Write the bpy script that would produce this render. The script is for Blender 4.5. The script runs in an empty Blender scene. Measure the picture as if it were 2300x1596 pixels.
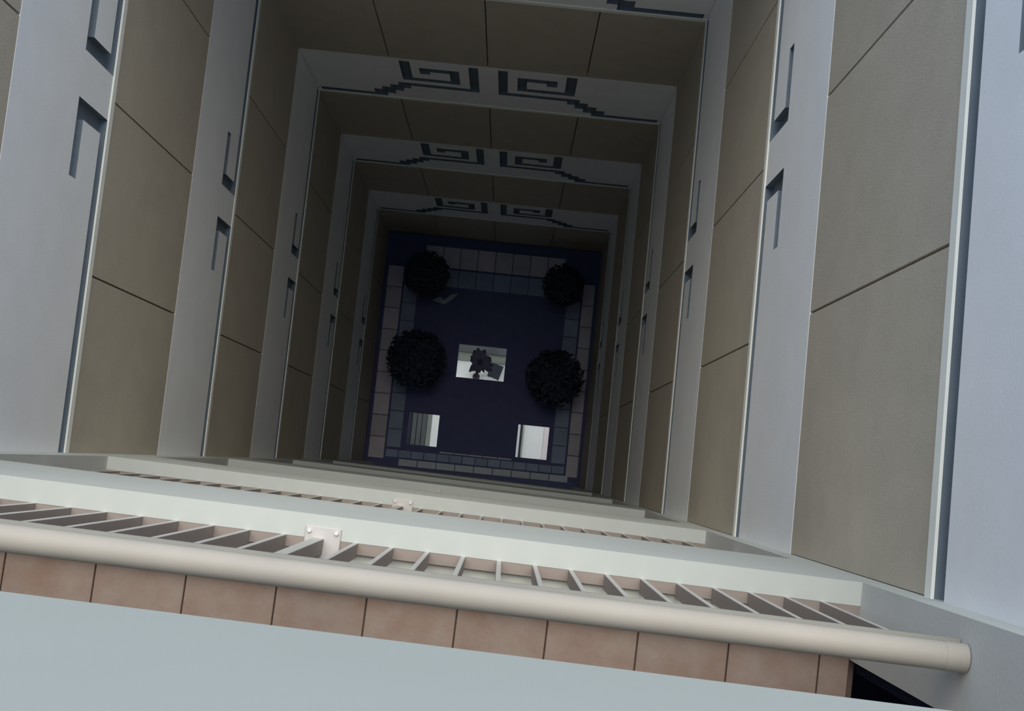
import bpy, bmesh, math, random
from mathutils import Matrix, Vector

# ------------------------------------------------------------------ camera, sky, sun, exposure
CAMZ = 20.6                      # the camera hangs 20.6 m above the atrium ground (world z = 0)
scene = bpy.context.scene
C = scene.collection
# rows: camera right, camera down, camera forward, in (X, Y, depth below camera)
ROT = ((0.99483774, 0.10132695, -0.00554231), (0.10142474, -0.99105147, 0.08677565), (-0.00329999, 0.08688982, 0.99621246))
FPX = 2800.0
cd = bpy.data.cameras.new('camera')
cam = bpy.data.objects.new('camera', cd)
C.objects.link(cam)
r_, d_, f_ = [Vector((v[0], v[1], -v[2])) for v in ROT]
m = Matrix((r_, -d_, -f_)).transposed().to_4x4()
m.translation = (0, 0, CAMZ)
cam.matrix_world = m
cd.sensor_width = 36.0
cd.lens = FPX / 2300 * 36
cd.clip_start = 0.02
cd.clip_end = 400
scene.camera = cam

world = bpy.data.worlds.new('world')
scene.world = world
world.use_nodes = True
bg = world.node_tree.nodes['Background']
bg.inputs['Color'].default_value = (0.41, 0.63, 1.0, 1)
bg.inputs['Strength'].default_value = 0.70

sd = bpy.data.lights.new('sun', 'SUN')
sd.energy = 2.9
sd.angle = math.radians(62)
sd.color = (1.0, 0.925, 0.785)
sun = bpy.data.objects.new('sun', sd)
C.objects.link(sun)
sun.location = (0, 12, CAMZ + 20)
sun.rotation_euler = (math.radians(-33), 0, 0)

scene.view_settings.view_transform = 'Standard'
scene.view_settings.look = 'None'
scene.view_settings.gamma = 1.0
scene.view_settings.use_curve_mapping = False
scene.view_settings.exposure = 0.26

random.seed(7)


# ------------------------------------------------------------------ helpers
def zb(depth):
    return CAMZ - depth


def lin(c):
    return tuple(((x / 255.0) / 12.92 if x / 255.0 <= 0.04045 else ((x / 255.0 + 0.055) / 1.055) ** 2.4) for x in c)


def material(name, col, rough=0.6, var=0.06, scale=6.0, bump=0.0, bump_scale=60.0, metallic=0.0, col2=None, emit=None, per_object=0.0):
    mt = bpy.data.materials.new(name)
    mt.use_nodes = True
    nt = mt.node_tree
    bs = nt.nodes['Principled BSDF']
    bs.inputs['Roughness'].default_value = rough
    bs.inputs['Metallic'].default_value = metallic
    bs.inputs['Specular IOR Level'].default_value = 0.0 if 'dark' in name or 'charcoal' in name else 0.3
    tc = nt.nodes.new('ShaderNodeTexCoord')
    nz = nt.nodes.new('ShaderNodeTexNoise')
    nz.inputs['Scale'].default_value = scale
    nz.inputs['Detail'].default_value = 4.0
    nz.inputs['Roughness'].default_value = 0.6
    geo = nt.nodes.new('ShaderNodeNewGeometry')
    nt.links.new(geo.outputs['Position'], nz.inputs['Vector'])
    rp = nt.nodes.new('ShaderNodeValToRGB')
    rp.color_ramp.elements[0].position = 0.3
    rp.color_ramp.elements[1].position = 0.7
    if col2 is None:
        a = [max(0.0, x * (1 - var)) for x in col]
        b = [min(1.0, x * (1 + var)) for x in col]
    else:
        a, b = col, col2
    rp.color_ramp.elements[0].color = (*a, 1)
    rp.color_ramp.elements[1].color = (*b, 1)
    nt.links.new(nz.outputs['Fac'], rp.inputs['Fac'])
    out = rp.outputs['Color']
    if per_object:
        oi = nt.nodes.new('ShaderNodeObjectInfo')
        mr = nt.nodes.new('ShaderNodeMapRange')
        mr.inputs['To Min'].default_value = 1 - per_object
        mr.inputs['To Max'].default_value = 1 + per_object
        nt.links.new(oi.outputs['Random'], mr.inputs['Value'])
        mx = nt.nodes.new('ShaderNodeMix')
        mx.data_type = 'RGBA'
        mx.blend_type = 'MULTIPLY'
        mx.inputs[0].default_value = 1.0
        nt.links.new(out, mx.inputs[6])
        nt.links.new(mr.outputs['Result'], mx.inputs[7])
        out = mx.outputs[2]
    nt.links.new(out, bs.inputs['Base Color'])
    if bump:
        n2 = nt.nodes.new('ShaderNodeTexNoise')
        n2.inputs['Scale'].default_value = bump_scale
        n2.inputs['Detail'].default_value = 3.0
        nt.links.new(geo.outputs['Position'], n2.inputs['Vector'])
        bp = nt.nodes.new('ShaderNodeBump')
        bp.inputs['Strength'].default_value = bump
        bp.inputs['Distance'].default_value = 0.01
        nt.links.new(n2.outputs['Fac'], bp.inputs['Height'])
        nt.links.new(bp.outputs['Normal'], bs.inputs['Normal'])
    if emit:
        bs.inputs['Emission Color'].default_value = (*emit[0], 1)
        bs.inputs['Emission Strength'].default_value = emit[1]
    return mt


M = {
    'white': material('white_render', (0.535, 0.56, 0.525), 0.75, 0.025, 3.0),
    'ownwhite': material('white_render_toned_down', (0.43, 0.445, 0.40), 0.75, 0.015, 2.0),  # same white render, toned down to offset the strong light on this ledge
    'band': material('pale_band_render', (0.88, 0.88, 0.88), 0.75, 0.03, 3.5, 0.08, 110),
    'groove': material('blue_grey_groove', (0.15, 0.185, 0.22), 0.8, 0.08, 8.0),
    'cream': material('cream_moulding', (0.86, 0.86, 0.78), 0.6, 0.03, 5.0),
    'beige': material('beige_panel', (0.485, 0.43, 0.345), 0.85, 0.05, 5.0, 0.25, 140, per_object=0.03),
    'joint': material('dark_joint', (0.26, 0.235, 0.18), 0.9, 0.05, 8.0),
    'grey': material('grey_render', (0.60, 0.60, 0.56), 0.8, 0.04, 3.0, 0.08, 90),
    'tile': material('terracotta_tile', (0.35, 0.235, 0.185), 0.55, 0.1, 9.0, 0.08, 70, col2=(0.41, 0.325, 0.275), per_object=0.05),
    'grout': material('dark_grout', (0.20, 0.145, 0.12), 0.9, 0.1, 20.0),
    'nosing': material('pink_nosing_tile', (0.30, 0.25, 0.22), 0.6, 0.06, 9.0, per_object=0.04),
    'gutter': material('pale_stone_strip', (0.58, 0.59, 0.54), 0.7, 0.05, 9.0),
    'rail': material('pink_cream_handrail_paint', (0.43, 0.395, 0.345), 0.55, 0.05, 4.0),
    'bar': material('bar_paint_shaded_sides', (0.27, 0.225, 0.20), 0.55, 0.04, 8.0),  # brown bar sides, their shade put into the colour
    'edge': material('bar_paint_lit_edge', (0.56, 0.54, 0.49), 0.5, 0.04, 8.0),  # paler front edge of the bars, its light put into the colour
    'underrail': material('grey_under_rail_paint', (0.30, 0.30, 0.27), 0.6, 0.05, 8.0),
    'plate': material('warm_grey_plate_paint', (0.56, 0.53, 0.51), 0.5, 0.04, 9.0),
    'bolt': material('pale_bolt', (0.78, 0.77, 0.74), 0.4, 0.03, 20.0),
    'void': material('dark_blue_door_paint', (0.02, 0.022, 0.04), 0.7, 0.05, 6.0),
    'slab': material('dark_navy_stone', (0.14, 0.15, 0.28), 0.6, 0.08, 4.0),
    'bluetile': material('blue_grey_tile', (0.34, 0.40, 0.54), 0.6, 0.08, 6.0, per_object=0.12),
    'paletile': material('pale_grey_tile', (0.62, 0.66, 0.70), 0.6, 0.06, 6.0, per_object=0.08),
    'brownt': material('brown_grey_tile', (0.70, 0.63, 0.67), 0.6, 0.06, 6.0, per_object=0.1),
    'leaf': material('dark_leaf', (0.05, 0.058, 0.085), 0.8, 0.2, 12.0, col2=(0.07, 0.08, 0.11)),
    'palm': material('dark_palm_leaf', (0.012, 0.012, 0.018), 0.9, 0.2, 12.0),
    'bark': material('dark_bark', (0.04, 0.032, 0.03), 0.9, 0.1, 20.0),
    'pot': material('dark_clay_pot', (0.05, 0.045, 0.06), 0.8, 0.1, 10.0),
    'lobby': material('white_lobby_floor', (0.78, 0.80, 0.80), 0.5, 0.02, 3.0),
    'lobbywall': material('lobby_wall', (0.55, 0.55, 0.53), 0.8, 0.03, 3.0),
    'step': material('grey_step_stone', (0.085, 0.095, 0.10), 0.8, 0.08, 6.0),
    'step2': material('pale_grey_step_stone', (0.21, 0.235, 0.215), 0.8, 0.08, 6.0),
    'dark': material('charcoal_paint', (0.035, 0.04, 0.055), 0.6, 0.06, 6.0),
    'paper': material('pale_paper', (0.5, 0.56, 0.6), 0.8, 0.05, 6.0),
    'glow': material('lamp_diffuser', (0.9, 0.9, 0.9), 0.5, 0.01, 3.0, emit=((0.96, 1.0, 0.99), 14.0)),
}


def mesh_obj(name, bm, mats, parent=None):
    me = bpy.data.meshes.new(name)
    bmesh.ops.recalc_face_normals(bm, faces=bm.faces[:])
    bm.to_mesh(me)
    bm.free()
    for mm in (mats if isinstance(mats, (list, tuple)) else [mats]):
        me.materials.append(mm)
    o = bpy.data.objects.new(name, me)
    C.objects.link(o)
    if parent:
        o.parent = parent
        o.matrix_parent_inverse = parent_inv(parent)
    return o


def parent_inv(p):
    # every object keeps world coordinates as its own transform
    return Matrix.LocRotScale(p.location, p.rotation_euler, p.scale).inverted()


def inst(name, me, loc, rz, parent):
    o = bpy.data.objects.new(name, me)
    C.objects.link(o)
    o.location = loc
    o.rotation_euler = (0, 0, rz)
    if parent:
        o.parent = parent
        o.matrix_parent_inverse = parent_inv(parent)
    return o


def empty(name, loc=(0, 0, 0), rz=0):
    o = bpy.data.objects.new(name, None)
    C.objects.link(o)
    o.location = loc
    o.rotation_euler = (0, 0, rz)
    o.empty_display_size = 0.2
    return o


def tag(o, label, cat, group=None, kind=None):
    o['label'] = label
    if cat:
        o['category'] = cat
    if group:
        o['group'] = group
    if kind:
        o['kind'] = kind
    return o


def hexa(bm, pts, mi=0):
    """8 corner points: bottom 0-3 ring, top 4-7 ring"""
    v = [bm.verts.new(p) for p in pts]
    for q in ((0, 3, 2, 1), (4, 5, 6, 7), (0, 1, 5, 4), (1, 2, 6, 5), (2, 3, 7, 6), (3, 0, 4, 7)):
        f = bm.faces.new([v[i] for i in q])
        f.material_index = mi


def box(bm, x0, x1, y0, y1, z0, z1, mi=0, fn=None):
    P = [(x0, y0, z0), (x1, y0, z0), (x1, y1, z0), (x0, y1, z0), (x0, y0, z1), (x1, y0, z1), (x1, y1, z1), (x0, y1, z1)]
    if fn:
        P = [fn(*q) for q in P]
    hexa(bm, P, mi)


def bevel(bm, w, seg=1):
    bmesh.ops.bevel(bm, geom=bm.edges[:], offset=w, segments=seg, profile=0.5, affect='EDGES')


def box_mesh(name, sx, sy, sz, mat, bv=0.0, seg=1):
    """box centred on x, y with base at z = 0"""
    bm = bmesh.new()
    box(bm, -sx / 2, sx / 2, -sy / 2, sy / 2, 0, sz)
    if bv:
        bevel(bm, bv, seg)
    me = bpy.data.meshes.new(name)
    bmesh.ops.recalc_face_normals(bm, faces=bm.faces[:])
    bm.to_mesh(me)
    bm.free()
    me.materials.append(mat)
    return me


def tube(bm, a, b, r0, r1=None, seg=24, mi=0, caps=True):
    r1 = r0 if r1 is None else r1
    a, b = Vector(a), Vector(b)
    d = (b - a).normalized()
    x = d.orthogonal().normalized()
    y = d.cross(x)
    A, Bv = [], []
    for i in range(seg):
        t = 2 * math.pi * i / seg
        w = x * math.cos(t) + y * math.sin(t)
        A.append(bm.verts.new(a + w * r0))
        Bv.append(bm.verts.new(b + w * r1))
    for i in range(seg):
        j = (i + 1) % seg
        f = bm.faces.new((A[i], A[j], Bv[j], Bv[i]))
        f.smooth = True
        f.material_index = mi
    if caps:
        for ring in (A[::-1], Bv):
            bm.faces.new([bm.verts.new(v.co) for v in ring]).material_index = mi


# ------------------------------------------------------------------ measures (metres; depths are below the camera)
XL, XR, YF = -2.285, 1.221, 3.617
NL = Vector((-2.2755, -0.1746, 0))
NR = Vector((1.2201, -0.2518, 0))
NLEN = (NR - NL).length
EX = (NR - NL).normalized()
ET = Vector((EX.y, -EX.x, 0))            # into the gallery, away from the void
NANG = math.atan2(EX.y, EX.x)
STOREY = 3.0
STRIP0 = 6.58                             # bottom of the moulding of storey 0
BAND = 1.30
LEDGE0 = 3.885
FASCIA_BOTTOM0 = 4.85
FLOOR0 = 3.945
FARTOP = 5.25                             # far wall cut low, out of view, to let the light over
TOPZ = 2.25                               # top of the side walls
NEARTOP = -1.7                           # top of the near side, height set for the light on the far wall
S0, S1 = 0.102, NLEN - 0.086              # opening between the two piers


def N(s, t, z):
    """near-side frame: s along the gallery front, t into the gallery, z world height"""
    p = NL + EX * s + ET * t
    return (p.x, p.y, z)


# ------------------------------------------------------------------ shaft walls with bands, mouldings and panels
def wall_frame(side):
    if side == 'left':
        return Vector((XL, -0.2, 0)), Vector((0, 1, 0)), Vector((1, 0, 0)), YF + 0.2
    if side == 'right':
        return Vector((XR, -0.262, 0)), Vector((0, 1, 0)), Vector((-1, 0, 0)), YF + 0.262
    return Vector((XL - 0.03, YF, 0)), Vector((1, 0, 0)), Vector((0, -1, 0)), XR - XL + 0.06


def side_rects(L):
    c = 1.72 + (0.2 if L < 3.84 else 0.262)
    R = []
    for sgn in (-1, 1):
        def add(a, b, v0, v1):
            a, b = c + sgn * a, c + sgn * b
            R.append((max(0, min(a, b)), min(L, max(a, b)), v0, v1))
        add(0.12, 2.2, 0.06, 0.14)
        add(0.12, 0.215, 0.06, 0.50)
        add(0.12, 0.52, 0.405, 0.50)
    return R


def far_rects(L):
    c = -0.53 - XL + 0.03
    R = []
    for sgn in (-1, 1):
        def add(a, b, v0, v1):
            a, b = c + sgn * a, c + sgn * b
            R.append((max(0.06, min(a, b)), min(L - 0.06, max(a, b)), v0, v1))
        add(1.13, 2.2, 0.06, 0.15)
        add(1.04, 1.17, 0.06, 0.27)
        add(0.95, 1.08, 0.17, 0.37)
        add(0.86, 0.99, 0.28, 0.47)
        add(0.78, 0.90, 0.39, 0.57)
        add(0.095, 0.88, 0.48, 0.57)
        add(0.095, 0.185, 0.48, 1.24)
        add(0.74, 0.84, 0.67, 1.24)
        add(0.28, 0.84, 0.67, 0.76)
        add(0.28, 0.37, 0.67, 1.08)
        add(0.28, 0.66, 0.98, 1.08)
        add(0.56, 0.66, 0.90, 1.08)
    return R


def band_mesh(L, rects, H, depth=0.04, thick=0.12):
    """local: x along wall, y = outwards into the void (face at 0), z = up from the band's bottom"""
    us = sorted({0.0, L} | {round(r[0], 4) for r in rects} | {round(r[1], 4) for r in rects})
    vs = sorted({0.0, H} | {round(r[2], 4) for r in rects} | {round(r[3], 4) for r in rects})
    nu, nv = len(us) - 1, len(vs) - 1
    rec = [[any(r[0] - 1e-4 <= (us[i] + us[i + 1]) / 2 <= r[1] + 1e-4 and r[2] <= (vs[j] + vs[j + 1]) / 2 <= r[3] for r in rects)
            for j in range(nv)] for i in range(nu)]
    bm = bmesh.new()

    def quad(pts, mi):
        f = bm.faces.new([bm.verts.new(p) for p in pts])
        f.material_index = mi
    for i in range(nu):
        for j in range(nv):
            y = -depth if rec[i][j] else 0.0
            quad([(us[i], y, vs[j]), (us[i + 1], y, vs[j]), (us[i + 1], y, vs[j + 1]), (us[i], y, vs[j + 1])], 1 if rec[i][j] else 0)
            if i + 1 < nu and rec[i][j] != rec[i + 1][j]:
                x = us[i + 1]
                quad([(x, 0, vs[j]), (x, -depth, vs[j]), (x, -depth, vs[j + 1]), (x, 0, vs[j + 1])], 1)
            if j + 1 < nv and rec[i][j] != rec[i][j + 1]:
                z = vs[j + 1]
                quad([(us[i], 0, z), (us[i + 1], 0, z), (us[i + 1], -depth, z), (us[i], -depth, z)], 1)
    quad([(0, 0, 0), (L, 0, 0), (L, -thick, 0), (0, -thick, 0)], 0)
    quad([(0, 0, H), (L, 0, H), (L, -thick, H), (0, -thick, H)], 0)
    quad([(0, 0, 0), (0, -thick, 0), (0, -thick, H), (0, 0, H)], 0)
    quad([(L, 0, 0), (L, -thick, 0), (L, -thick, H), (L, 0, H)], 0)
    quad([(0, -thick, 0), (L, -thick, 0), (L, -thick, H), (0, -thick, H)], 0)
    bmesh.ops.remove_doubles(bm, verts=bm.verts[:], dist=1e-5)
    bmesh.ops.recalc_face_normals(bm, faces=bm.faces[:])
    me = bpy.data.meshes.new('band')
    bm.to_mesh(me)
    bm.free()
    me.materials.append(M['band'])
    me.materials.append(M['groove'])
    return me


STORIES = range(-2, 5)
for side in ('left', 'right', 'far'):
    O, U, Nn, L = wall_frame(side)
    rz = math.atan2(U.y, U.x)
    # band local y must be the inward normal: for the left wall u is mirrored
    back = 0.05
    # backing wall (seen in the joints)
    bm = bmesh.new()

    def W(u, n, z):
        p = O + U * u + Nn * n
        return (p.x, p.y, z)
    topz = zb(FARTOP) if side == 'far' else zb(TOPZ)
    box(bm, -0.3 if side == 'far' else 0.0, L + 0.3, -0.40, -0.050, 0, topz, 0, W)
    wall = mesh_obj('wall_' + side, bm, M['joint'])
    tag(wall, {'left': 'left atrium wall of beige panels and pale bands with hooked grooves',
               'right': 'right atrium wall of beige panels and pale bands with hooked grooves',
               'far': 'far atrium wall with pale bands carrying stepped square spiral grooves'}[side], 'wall', None, 'structure')
    rects = far_rects(L) if side == 'far' else side_rects(L)
    left_handed = U.cross(Vector((0, 0, 1))).dot(Nn) < 0     # x cross z must give -y
    # local axes: x along U', y = Nn, z up, must be right handed: x cross y = z
    Ux = U if U.cross(Nn).z > 0 else -U
    Or = O if Ux == U else O + U * L
    if Ux != U:
        rects = [(L - r[1], L - r[0], r[2], r[3]) for r in rects]
    ang = math.atan2(Ux.y, Ux.x)
    bme = band_mesh(L, rects, BAND - 0.0)
    sm = box_mesh('moulding', L, 0.085, 0.06, M['cream'], 0.004)
    joints = {'left': 1.72 + 0.2, 'right': 1.72 + 0.262, 'far': L / 2}[side]
    step = 0.95 if side != 'far' else 0.92
    cuts = [0.0] + [joints + k * step for k in (-1, 0, 1)] + [L]
    if Ux != U:
        cuts = sorted(L - c for c in cuts)
    hp = STOREY - BAND
    gap = 0.010
    pm = []
    flip = Ux != U
    for a, b in zip(cuts[:-1], cuts[1:]):
        ends = []
        for e, wallend in ((a, a < 0.01), (b, b > L - 0.01)):
            if not wallend:
                ends.append(gap / 2)
            elif side == 'far':
                ends.append(-0.02)
            else:
                near_end = (e < 0.01) != flip
                ends.append(0.012 if near_end else -0.02)
        g0, g1 = ends
        pm.append(((a + g0 + b - g1) / 2, box_mesh('panel', b - a - g0 - g1, 0.045, hp - 0.002, M['beige'], 0.0015)))
    for n in STORIES:
        zbot = zb(STRIP0 + STOREY * n)
        if zbot > topz - 0.5:
            continue
        inst('band', bme, (Or.x - Nn.x * 0.008, Or.y - Nn.y * 0.008, zbot), ang, wall)
        cpt = Or + Ux * (L / 2) - Nn * (0.085 / 2)
        inst('moulding', sm, (cpt.x, cpt.y, zbot - 0.001), ang, wall)
        for uc, me in pm:
            p = Or + Ux * uc - Nn * (0.0225 + 0.0095)
            inst('panel', me, (p.x, p.y, zbot - hp), ang, wall)

# ------------------------------------------------------------------ near side: piers, back wall, gallery slabs
bm = bmesh.new()
box(bm, -0.9, NLEN + 0.9, 1.75, 1.95, 0, zb(NEARTOP), 0, N)
wall_near = mesh_obj('wall_near', bm, M['grey'])
tag(wall_near, 'grey back wall and white corner piers of the stacked near galleries', 'wall', None, 'structure')
for (a, b) in ((-0.10, S0), (S1, NLEN + 0.10)):
    bm = bmesh.new()
    box(bm, a, b, 0.0, 0.245, 0, zb(NEARTOP), 0, N)
    for f in bm.faces:
        f.normal_update()
        nn = f.normal
        if abs(nn.dot(EX)) > 0.9:
            f.material_index = 1
    o = mesh_obj('pier', bm, [M['white'], M['grey']], wall_near)
# gallery end recesses behind the piers: dark side doors
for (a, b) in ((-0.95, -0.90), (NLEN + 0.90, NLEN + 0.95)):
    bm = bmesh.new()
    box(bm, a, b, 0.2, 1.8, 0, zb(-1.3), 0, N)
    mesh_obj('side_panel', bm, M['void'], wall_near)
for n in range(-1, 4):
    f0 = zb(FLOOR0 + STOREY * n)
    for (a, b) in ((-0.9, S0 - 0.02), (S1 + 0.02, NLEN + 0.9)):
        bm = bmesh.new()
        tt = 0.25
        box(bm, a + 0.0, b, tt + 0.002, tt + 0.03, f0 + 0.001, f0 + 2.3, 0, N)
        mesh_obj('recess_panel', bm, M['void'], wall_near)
# unseen front above the camera's own storey, added to shade the shaft
bm = bmesh.new()
box(bm, -0.9, NLEN + 0.9, -0.0, 0.2, zb(-1.45), zb(NEARTOP), 0, N)
mesh_obj('upper_shade_front', bm, M['white'], wall_near)

TILE = 0.2847
tile_me = box_mesh('tile', TILE - 0.0045, 0.305, 0.014, M['tile'], 0.002)
SLAB_WORDS = {-1: "white ledge of the viewer's own storey along the bottom of the picture",
              0: 'white gallery ledge and terracotta floor just below the nearest handrail',
              1: 'white gallery ledge one storey below the nearest railing',
              2: 'pale gallery ledge two storeys below the nearest railing',
              3: 'dim gallery ledge three storeys below the nearest railing',
              4: 'lowest gallery ledge just above the ground tiles'}
for n in range(-1, 5):
    zl = zb(LEDGE0 + STOREY * n)
    zf = zb(FLOOR0 + STOREY * n)
    zbm = zb(FASCIA_BOTTOM0 + STOREY * n)
    if n == -1:
        zbm = zb(1.515)
    bm = bmesh.new()
    # fascia upstand with ledge
    box(bm, S0, S1, 0.0, 0.073, zbm, zl, 0, N)
    box(bm, S0, S1, 0.073, 0.123, zbm, zl - 0.030, 0, N)
    # slab behind
    box(bm, S0 - 0.02, S1 + 0.02, 0.123, 1.75, zbm, zf - 0.03, 0, N)
    box(bm, S0 - 0.02, S1 + 0.02, 0.124, 1.75, zf - 0.03, zf - 0.014, 1, N)
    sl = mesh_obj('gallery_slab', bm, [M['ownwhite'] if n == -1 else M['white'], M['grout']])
    tag(sl, SLAB_WORDS[n], 'floor', None, 'structure')
    if n in (0, 1):
        k = 0
        for i in range(-9, 7):
            xc = -0.097 + (i + 0.5) * TILE
            s = (Vector((xc, -0.225, 0)) - NL).dot(EX)
            a = s - TILE / 2
            if a < S0 - TILE * 0.98 or a > S1:
                continue
            lo, hi = max(a + 0.00225, S0), min(a + TILE - 0.00225, S1)
            if hi - lo < 0.02:
                continue
            full = hi - lo > TILE - 0.01
            if n == 0:
                me = tile_me if full else box_mesh('tile', hi - lo, 0.305, 0.014, M['tile'], 0.002)
                for row in range(3):
                    inst('tile', me, N((lo + hi) / 2, 0.222 + 0.1525 + row * 0.311, zf - 0.014), NANG, sl)
    if n in (0, 1):
        bm = bmesh.new()
        box(bm, S0, S1, 0.0735, 0.108, zl - 0.030, zl - 0.001, 0, N)
        mesh_obj('nosing_strip', bm, M['nosing'], sl)
        bm = bmesh.new()
        box(bm, S0, S1, 0.110, 0.216, zl - 0.030, zl - 0.018, 0, N)
        mesh_obj('gutter_strip', bm, M['gutter'], sl)

# ------------------------------------------------------------------ railings
BARH = 0.845


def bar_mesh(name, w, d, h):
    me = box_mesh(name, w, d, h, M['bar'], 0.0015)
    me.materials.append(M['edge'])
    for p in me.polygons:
        if p.normal.y > 0.6:              # lit front edge and shaded sides are put into the bar colours
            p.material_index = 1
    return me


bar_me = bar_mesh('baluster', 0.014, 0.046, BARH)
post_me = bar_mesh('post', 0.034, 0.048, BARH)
RT = 0.095                                # centre line of the railing, behind the front face
RAIL_WORDS = {0: 'pink cream tube handrail railing with flat bars, nearest and largest one',
              1: 'flat bar railing one storey below the nearest handrail',
              2: 'railing two storeys down, mostly hidden behind white ledges'}


def bolt_mesh():
    b = bmesh.new()
    tube(b, (0, 0, 0), (0, 0, 0.008), 0.0075, 0.006, 10)
    me = bpy.data.meshes.new('bolt')
    bmesh.ops.recalc_face_normals(b, faces=b.faces[:])
    b.to_mesh(me)
    b.free()
    me.materials.append(M['bolt'])
    return me


bolt_me = bolt_mesh()
plate_me = box_mesh('base_plate', 0.112, 0.105, 0.008, M['plate'], 0.003)
for n in range(0, 5):
    zl = zb(LEDGE0 + STOREY * n)
    R = empty('railing', N(NLEN / 2, RT, zl), NANG)
    tag(R, RAIL_WORDS.get(n, {3: 'faint railing base three storeys down the near side',
                              4: 'faintest railing base lowest on the near side'}.get(n)), 'railing', 'gallery railings')
    bm = bmesh.new()
    zc = zl + BARH + 0.012 + 0.0345
    tube(bm, N(S0 + 0.002, RT, zc), N(S1 - 0.055, RT, zc), 0.0335, seg=36)
    hr = mesh_obj('handrail', bm, M['rail'], R)
    bm = bmesh.new()
    tube(bm, N(S1 - 0.056, RT, zc), N(S1 - 0.003, RT, zc), 0.0345, seg=36)
    mesh_obj('end_sleeve', bm, M['rail'], hr)
    bm = bmesh.new()
    box(bm, S0 + 0.004, S1 - 0.004, RT - 0.040, RT + 0.034, zl + BARH, zl + BARH + 0.010, 0, N)
    mesh_obj('under_rail', bm, M['underrail'], R)
    # base plate and post in the middle
    sp = (Vector((-0.535, -0.2, 0)) - NL).dot(EX)
    pl = inst('base_plate', plate_me, N(sp, 0.088, zl), NANG, R)
    for du, dv in ((-0.042, -0.038), (0.042, -0.038), (-0.042, 0.035), (0.042, 0.035)):
        inst('bolt', bolt_me, N(sp + du, 0.088 + dv, zl + 0.008), NANG, pl)
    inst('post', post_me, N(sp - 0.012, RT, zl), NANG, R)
    if n <= 2:
        s0 = (Vector((0.014, -0.2, 0)) - NL).dot(EX)
        for i in range(-24, 14):
            s = s0 + i * 0.1115
            if s < S0 + 0.015 or s > S1 - 0.015 or abs(s - sp + 0.012) < 0.035:
                continue
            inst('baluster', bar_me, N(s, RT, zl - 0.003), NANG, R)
    else:
        for s in [S0 + 0.3 + 0.6 * i for i in range(5)]:
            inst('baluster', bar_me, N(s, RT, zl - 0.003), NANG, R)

# ------------------------------------------------------------------ atrium ground: dark slab with three openings, tile borders
HOLES = {'left': (-1.675, -1.155, 0.165, 0.695), 'right': (0.155, 0.675, 0.135, 0.680), 'middle': (-0.965, -0.165, 1.350, 1.915)}
GX0, GX1, GY0, GY1 = XL - 0.3, XR + 0.3, -2.0, YF + 0.3
DX0, DX1, DY0, DY1 = -1.72, 0.72, 0.09, 2.80
TH = 0.22


def slab_with_holes(x0, x1, y0, y1, holes, z0, z1, mi=0):
    bm = bmesh.new()
    xs = sorted({x0, x1} | {h[0] for h in holes} | {h[1] for h in holes})
    ys = sorted({y0, y1} | {h[2] for h in holes} | {h[3] for h in holes})
    solid = [[not any(h[0] <= (xs[i] + xs[i + 1]) / 2 <= h[1] and h[2] <= (ys[j] + ys[j + 1]) / 2 <= h[3] for h in holes)
              for j in range(len(ys) - 1)] for i in range(len(xs) - 1)]

    def S(i, j):
        return 0 <= i < len(xs) - 1 and 0 <= j < len(ys) - 1 and solid[i][j]

    def quad(*p):
        bm.faces.new([bm.verts.new(q) for q in p])
    for i in range(len(xs) - 1):
        for j in range(len(ys) - 1):
            if not solid[i][j]:
                continue
            a, b, c, d = xs[i], xs[i + 1], ys[j], ys[j + 1]
            quad((a, c, z1), (b, c, z1), (b, d, z1), (a, d, z1))
            quad((a, c, z0), (a, d, z0), (b, d, z0), (b, c, z0))
            if not S(i - 1, j):
                quad((a, c, z0), (a, c, z1), (a, d, z1), (a, d, z0))
            if not S(i + 1, j):
                quad((b, c, z0), (b, d, z0), (b, d, z1), (b, c, z1))
            if not S(i, j - 1):
                quad((a, c, z0), (b, c, z0), (b, c, z1), (a, c, z1))
            if not S(i, j + 1):
                quad((a, d, z0), (a, d, z1), (b, d, z1), (b, d, z0))
    bmesh.ops.remove_doubles(bm, verts=bm.verts[:], dist=1e-5)
    return bm


floor = mesh_obj('floor', slab_with_holes(GX0, GX1, GY0, GY1, list(HOLES.values()), -TH, 0.0), M['slab'])
tag(floor, 'dark atrium ground with tiled border and three lit square openings', 'floor', None, 'structure')


def tile_row(x0, x1, y0, y1, nx, ny, mat, h=0.02, g=0.012):
    sx, sy = (x1 - x0) / nx, (y1 - y0) / ny
    me = box_mesh('border_tile', sx - g, sy - g, h, mat, 0.003)
    for i in range(nx):
        for j in range(ny):
            inst('border_tile', me, (x0 + sx * (i + 0.5), y0 + sy * (j + 0.5), 0.0), 0, floor)


# near border: blue tiles then a pale kerb row
tile_row(DX0 - 0.26, DX1 + 0.26, DY0 - 0.165, DY0 - 0.03, 14, 1, M['bluetile'])
tile_row(-1.75, 1.05, DY0 - 0.295, DY0 - 0.175, 9, 1, M['paletile'], 0.05)
# side borders
for x0, x1 in ((DX0 - 0.26, DX0 - 0.02), (DX1 + 0.02, DX1 + 0.26)):
    tile_row(x0, x1, DY0, DY1, 1, 9, M['bluetile'])
for x0, x1 in ((XL + 0.02, DX0 - 0.28), (DX1 + 0.28, XR - 0.02)):
    tile_row(x0, x1, DY0 - 0.2, DY1 + 0.3, 1, 9, M['brownt'])
# far border
tile_row(DX0 + 0.05, DX1 - 0.05, DY1 + 0.02, DY1 + 0.32, 8, 1, M['bluetile'])
tile_row(DX0 + 0.05, DX1 - 0.05, DY1 + 0.34, YF - 0.12, 8, 1, M['brownt'])
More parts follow.
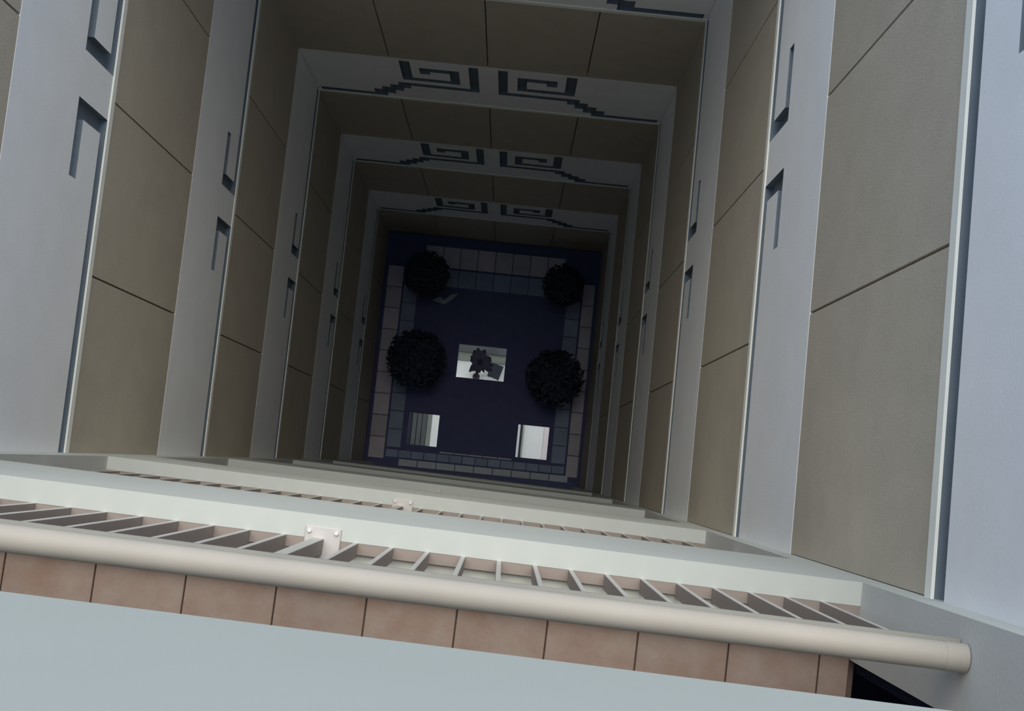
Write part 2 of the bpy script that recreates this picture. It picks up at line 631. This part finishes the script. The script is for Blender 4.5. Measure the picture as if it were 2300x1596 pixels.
# slim pale kerb on the near edge of the dark square
tile_row(-1.10, 0.10, DY0 - 0.025, DY0 + 0.012, 5, 1, M['paletile'], 0.04)


# ------------------------------------------------------------------ shrubs
def leaf_cloud(bm, c, r, count, size, squash=0.85, seed=1):
    rnd = random.Random(seed)
    for _ in range(count):
        v = Vector((rnd.gauss(0, 1), rnd.gauss(0, 1), rnd.gauss(0, 1))).normalized()
        rr = r * (0.72 + 0.30 * rnd.random())
        p = Vector(c) + Vector((v.x * rr, v.y * rr, v.z * rr * squash))
        d = (v + Vector((rnd.uniform(-.8, .8), rnd.uniform(-.8, .8), rnd.uniform(-.8, .8)))).normalized()
        u = d.orthogonal().normalized()
        u.rotate(Matrix.Rotation(rnd.uniform(0, 6.28), 3, d))
        w = d.cross(u)
        s = size * rnd.uniform(0.7, 1.3)
        q = [p - u * s * .5, p + w * s * .22 + d * s * .06, p + u * s * .55, p - w * s * .22 + d * s * .06]
        bm.faces.new([bm.verts.new(x) for x in q])


def shrub(loc, r, h, label, seed):
    t = empty('potted_shrub', loc)
    tag(t, label, 'shrub', 'potted shrubs on the atrium ground')
    x, y, z = loc
    bm = bmesh.new()
    for a, b, ra, rb in ((0, 0.28, 0.15, 0.21), (0.28, 0.32, 0.23, 0.23)):
        tube(bm, (x, y, z + a), (x, y, z + b), ra, rb, 20)
    mesh_obj('pot', bm, M['pot'], t)
    bm = bmesh.new()
    tube(bm, (x, y, z + 0.30), (x + 0.02, y, z + h - r * 0.5), 0.035, 0.02, 8)
    for k in range(5):
        a = k * 1.256 + seed
        tube(bm, (x, y, z + h - r * 1.0), (x + math.cos(a) * r * .7, y + math.sin(a) * r * .7, z + h - r * .1), 0.018, 0.006, 6)
    mesh_obj('trunk', bm, M['bark'], t)
    bm = bmesh.new()
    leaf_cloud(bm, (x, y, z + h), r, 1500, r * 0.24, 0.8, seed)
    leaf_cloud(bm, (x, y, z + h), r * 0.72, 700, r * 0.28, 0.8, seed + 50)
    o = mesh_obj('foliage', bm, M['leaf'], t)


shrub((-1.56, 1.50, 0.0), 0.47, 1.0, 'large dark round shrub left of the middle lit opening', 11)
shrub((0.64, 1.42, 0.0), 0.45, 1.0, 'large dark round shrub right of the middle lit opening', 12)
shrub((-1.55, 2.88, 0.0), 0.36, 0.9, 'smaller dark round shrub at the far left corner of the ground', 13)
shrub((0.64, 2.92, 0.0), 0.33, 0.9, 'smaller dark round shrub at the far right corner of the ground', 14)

# small pale folded sheet by the far left shrub
bm = bmesh.new()
pts = [(-0.20, -0.02), (-0.08, 0.05), (0.0, 0.0), (0.10, 0.10), (0.22, 0.13), (0.12, 0.02), (0.02, -0.06), (-0.10, -0.05)]
top = [bm.verts.new((-1.28 + a, 2.60 + b, 0.035 + 0.05 * abs(a))) for a, b in pts]
bot = [bm.verts.new((-1.28 + a, 2.60 + b, 0.001)) for a, b in pts]
bm.faces.new(top)
bm.faces.new(bot[::-1])
for i in range(len(pts)):
    j = (i + 1) % len(pts)
    bm.faces.new((top[i], bot[i], bot[j], top[j]))
tag(mesh_obj('crumpled_sheet', bm, M['paper']), 'small pale crumpled sheet beside the far left shrub', 'sheet')

# ------------------------------------------------------------------ lit lobby under the ground openings
LZ = -3.2
bm = bmesh.new()
box(bm, -4.5, 3.5, -2.5, 5.5, LZ - 0.15, LZ)
lf = mesh_obj('floor_lobby', bm, M['lobby'])
tag(lf, 'bright white lobby floor seen through the square openings', 'floor', None, 'structure')
for nm, b in (('wall_lobby_left', (-4.7, -4.5, -2.5, 5.5)), ('wall_lobby_right', (3.5, 3.7, -2.5, 5.5)),
              ('wall_lobby_near', (-4.7, 3.7, -2.7, -2.5)), ('wall_lobby_far', (-4.7, 3.7, 5.5, 5.7))):
    bm = bmesh.new()
    box(bm, *b, LZ - 0.15, -TH + 0.001)
    tag(mesh_obj(nm, bm, M['lobbywall']), 'pale lobby wall below the atrium ground', 'wall', None, 'structure')
for nm, b in (('ceiling_lobby', (-4.7, GX0, -2.7, 5.7)), ('ceiling_lobby', (GX1, 3.7, -2.7, 5.7)), ('ceiling_lobby', (GX0, GX1, -2.7, GY0)), ('ceiling_lobby', (GX0, GX1, GY1, 5.7))):
    bm = bmesh.new()
    box(bm, *b, -TH, 0)
    tag(mesh_obj(nm, bm, M['lobbywall']), 'lobby ceiling strip outside the atrium shaft', 'ceiling', None, 'structure')
LAMPS = (((-0.56, 0.55), 'between the two front openings'), ((-1.75, 1.7), 'left of the middle opening'), ((0.75, 1.7), 'right of the middle opening'),
         ((-0.56, 2.7), 'behind the middle opening'))
for (x, y), wd in LAMPS:
    t = empty('ceiling_lamp', (x, y, -TH))
    tag(t, 'square lobby ceiling lamp ' + wd, 'lamp', 'lobby ceiling lamps')
    bm = bmesh.new()
    box(bm, x - 0.33, x + 0.33, y - 0.33, y + 0.33, -TH - 0.06, -TH - 0.001)
    mesh_obj('housing', bm, M['dark'], t)
    bm = bmesh.new()
    box(bm, x - 0.29, x + 0.29, y - 0.29, y + 0.29, -TH - 0.068, -TH - 0.061)
    mesh_obj('diffuser', bm, M['glow'], t)


def px(u, v, depth):
    """photo pixel -> point on the horizontal plane at this depth (things that stand on it)"""
    a = ((u - 1150) / FPX, (v - 798) / FPX, 1.0)
    d = [sum(ROT[k][i] * a[k] for k in range(3)) for i in range(3)]
    return d[0] * depth / d[2], d[1] * depth / d[2]


LD = CAMZ - LZ
# broad stone steps at the far side of the middle opening
xa, ya = px(1080, 802, LD)
t = empty('lobby_steps', (xa, ya, LZ))
tag(t, 'two grey stone steps across the far edge of the middle opening', 'steps')
bm = bmesh.new()
box(bm, xa - 1.0, xa + 1.0, ya - 0.10, ya + 0.05, LZ, LZ + 0.14)
mesh_obj('step', bm, M['step2'], t)
bm = bmesh.new()
box(bm, xa - 1.0, xa + 1.0, ya + 0.05, ya + 0.5, LZ, LZ + 0.28)
mesh_obj('step', bm, M['step'], t)

# potted palm under the middle opening
xa, ya = px(1070, 847, LD)
t = empty('potted_palm', (xa, ya, LZ))
tag(t, 'dark leafy potted palm seen through the middle lit opening', 'plant')
bm = bmesh.new()
tube(bm, (xa, ya, LZ), (xa, ya, LZ + 0.2), 0.05, 0.07, 16)
mesh_obj('pot', bm, M['pot'], t)
bm = bmesh.new()
tube(bm, (xa, ya, LZ + 0.19), (xa + 0.05, ya + 0.25, LZ + 0.75), 0.025, 0.017, 8)
mesh_obj('trunk', bm, M['bark'], t)
rnd = random.Random(3)
for k in range(22):
    a = k * 2.4
    ln = rnd.uniform(0.10, 0.29)
    bm = bmesh.new()
    w = rnd.uniform(0.04, 0.095)
    prev = None
    c0 = Vector((xa + 0.06, ya + 0.25, LZ + 0.75))
    d = Vector((math.cos(a), math.sin(a), 0))
    sd_ = Vector((-d.y, d.x, 0))
    for q in range(6):
        f = q / 5
        ww = w * math.sin(math.pi * min(0.97, 0.12 + f * 0.85))
        pc = c0 + d * ln * f + Vector((0, 0, 0.18 * math.sin(f * 2.2) - 0.12 * f * f))
        cur = (bm.verts.new(pc - sd_ * ww), bm.verts.new(pc + Vector((0, 0, -0.012))), bm.verts.new(pc + sd_ * ww))
        if prev:
            bm.faces.new((prev[0], prev[1], cur[1], cur[0]))
            bm.faces.new((prev[1], prev[2], cur[2], cur[1]))
        prev = cur
    mesh_obj('leaf', bm, M['palm'], t)

# low dark square table by the palm
xa, ya = px(1113, 836, LD)
t = empty('low_table', (xa, ya, LZ), math.radians(-16))
tag(t, 'low charcoal square table right of the palm under the opening', 'table')
tp = box_mesh('table_top', 0.23, 0.27, 0.03, M['dark'], 0.004)
inst('table_top', tp, (xa, ya, LZ + 0.27), math.radians(-16), t)
lg = box_mesh('leg', 0.025, 0.025, 0.27, M['dark'])
for sx in (-1, 1):
    for sy in (-1, 1):
        v = Vector((sx * 0.095, sy * 0.115, 0))
        v.rotate(Matrix.Rotation(math.radians(-16), 3, 'Z'))
        inst('leg', lg, (xa + v.x, ya + v.y, LZ), math.radians(-16), t)

# grey stair treads under the left opening
xa, ya = px(948, 965, LD)
t = empty('lobby_staircase', (xa, ya, LZ))
tag(t, 'narrow grey stair treads seen through the left lit opening', 'stairs')
for k in range(6):
    bm = bmesh.new()
    x1 = xa + 0.17 - k * 0.09
    box(bm, x1 - 0.080, x1, ya - 0.6, ya + 0.6, LZ, LZ + 0.07 * (k + 1))
    mesh_obj('tread', bm, M['step2'] if k < 1 else M['step'] if k < 4 else M['dark'], t)  # treads get darker leftwards, the light falloff put into their colours

# partition edge and wall panel under the right opening
xa, ya = px(1168, 995, LD)
bm = bmesh.new()
box(bm, xa - 0.02, xa + 0.02, ya - 0.5, ya + 0.6, LZ, LZ + 0.12)
tag(mesh_obj('low_partition', bm, M['dark']), 'thin dark low partition under the right lit opening', 'partition')
xa, ya = px(1219, 990, LD)
bm = bmesh.new()
box(bm, xa, xa + 0.12, ya - 0.6, ya + 0.6, LZ, LZ + 0.25)
tag(mesh_obj('wall_panel', bm, M['brownt']), 'warm grey low wall panel along the right lit opening', 'panel')
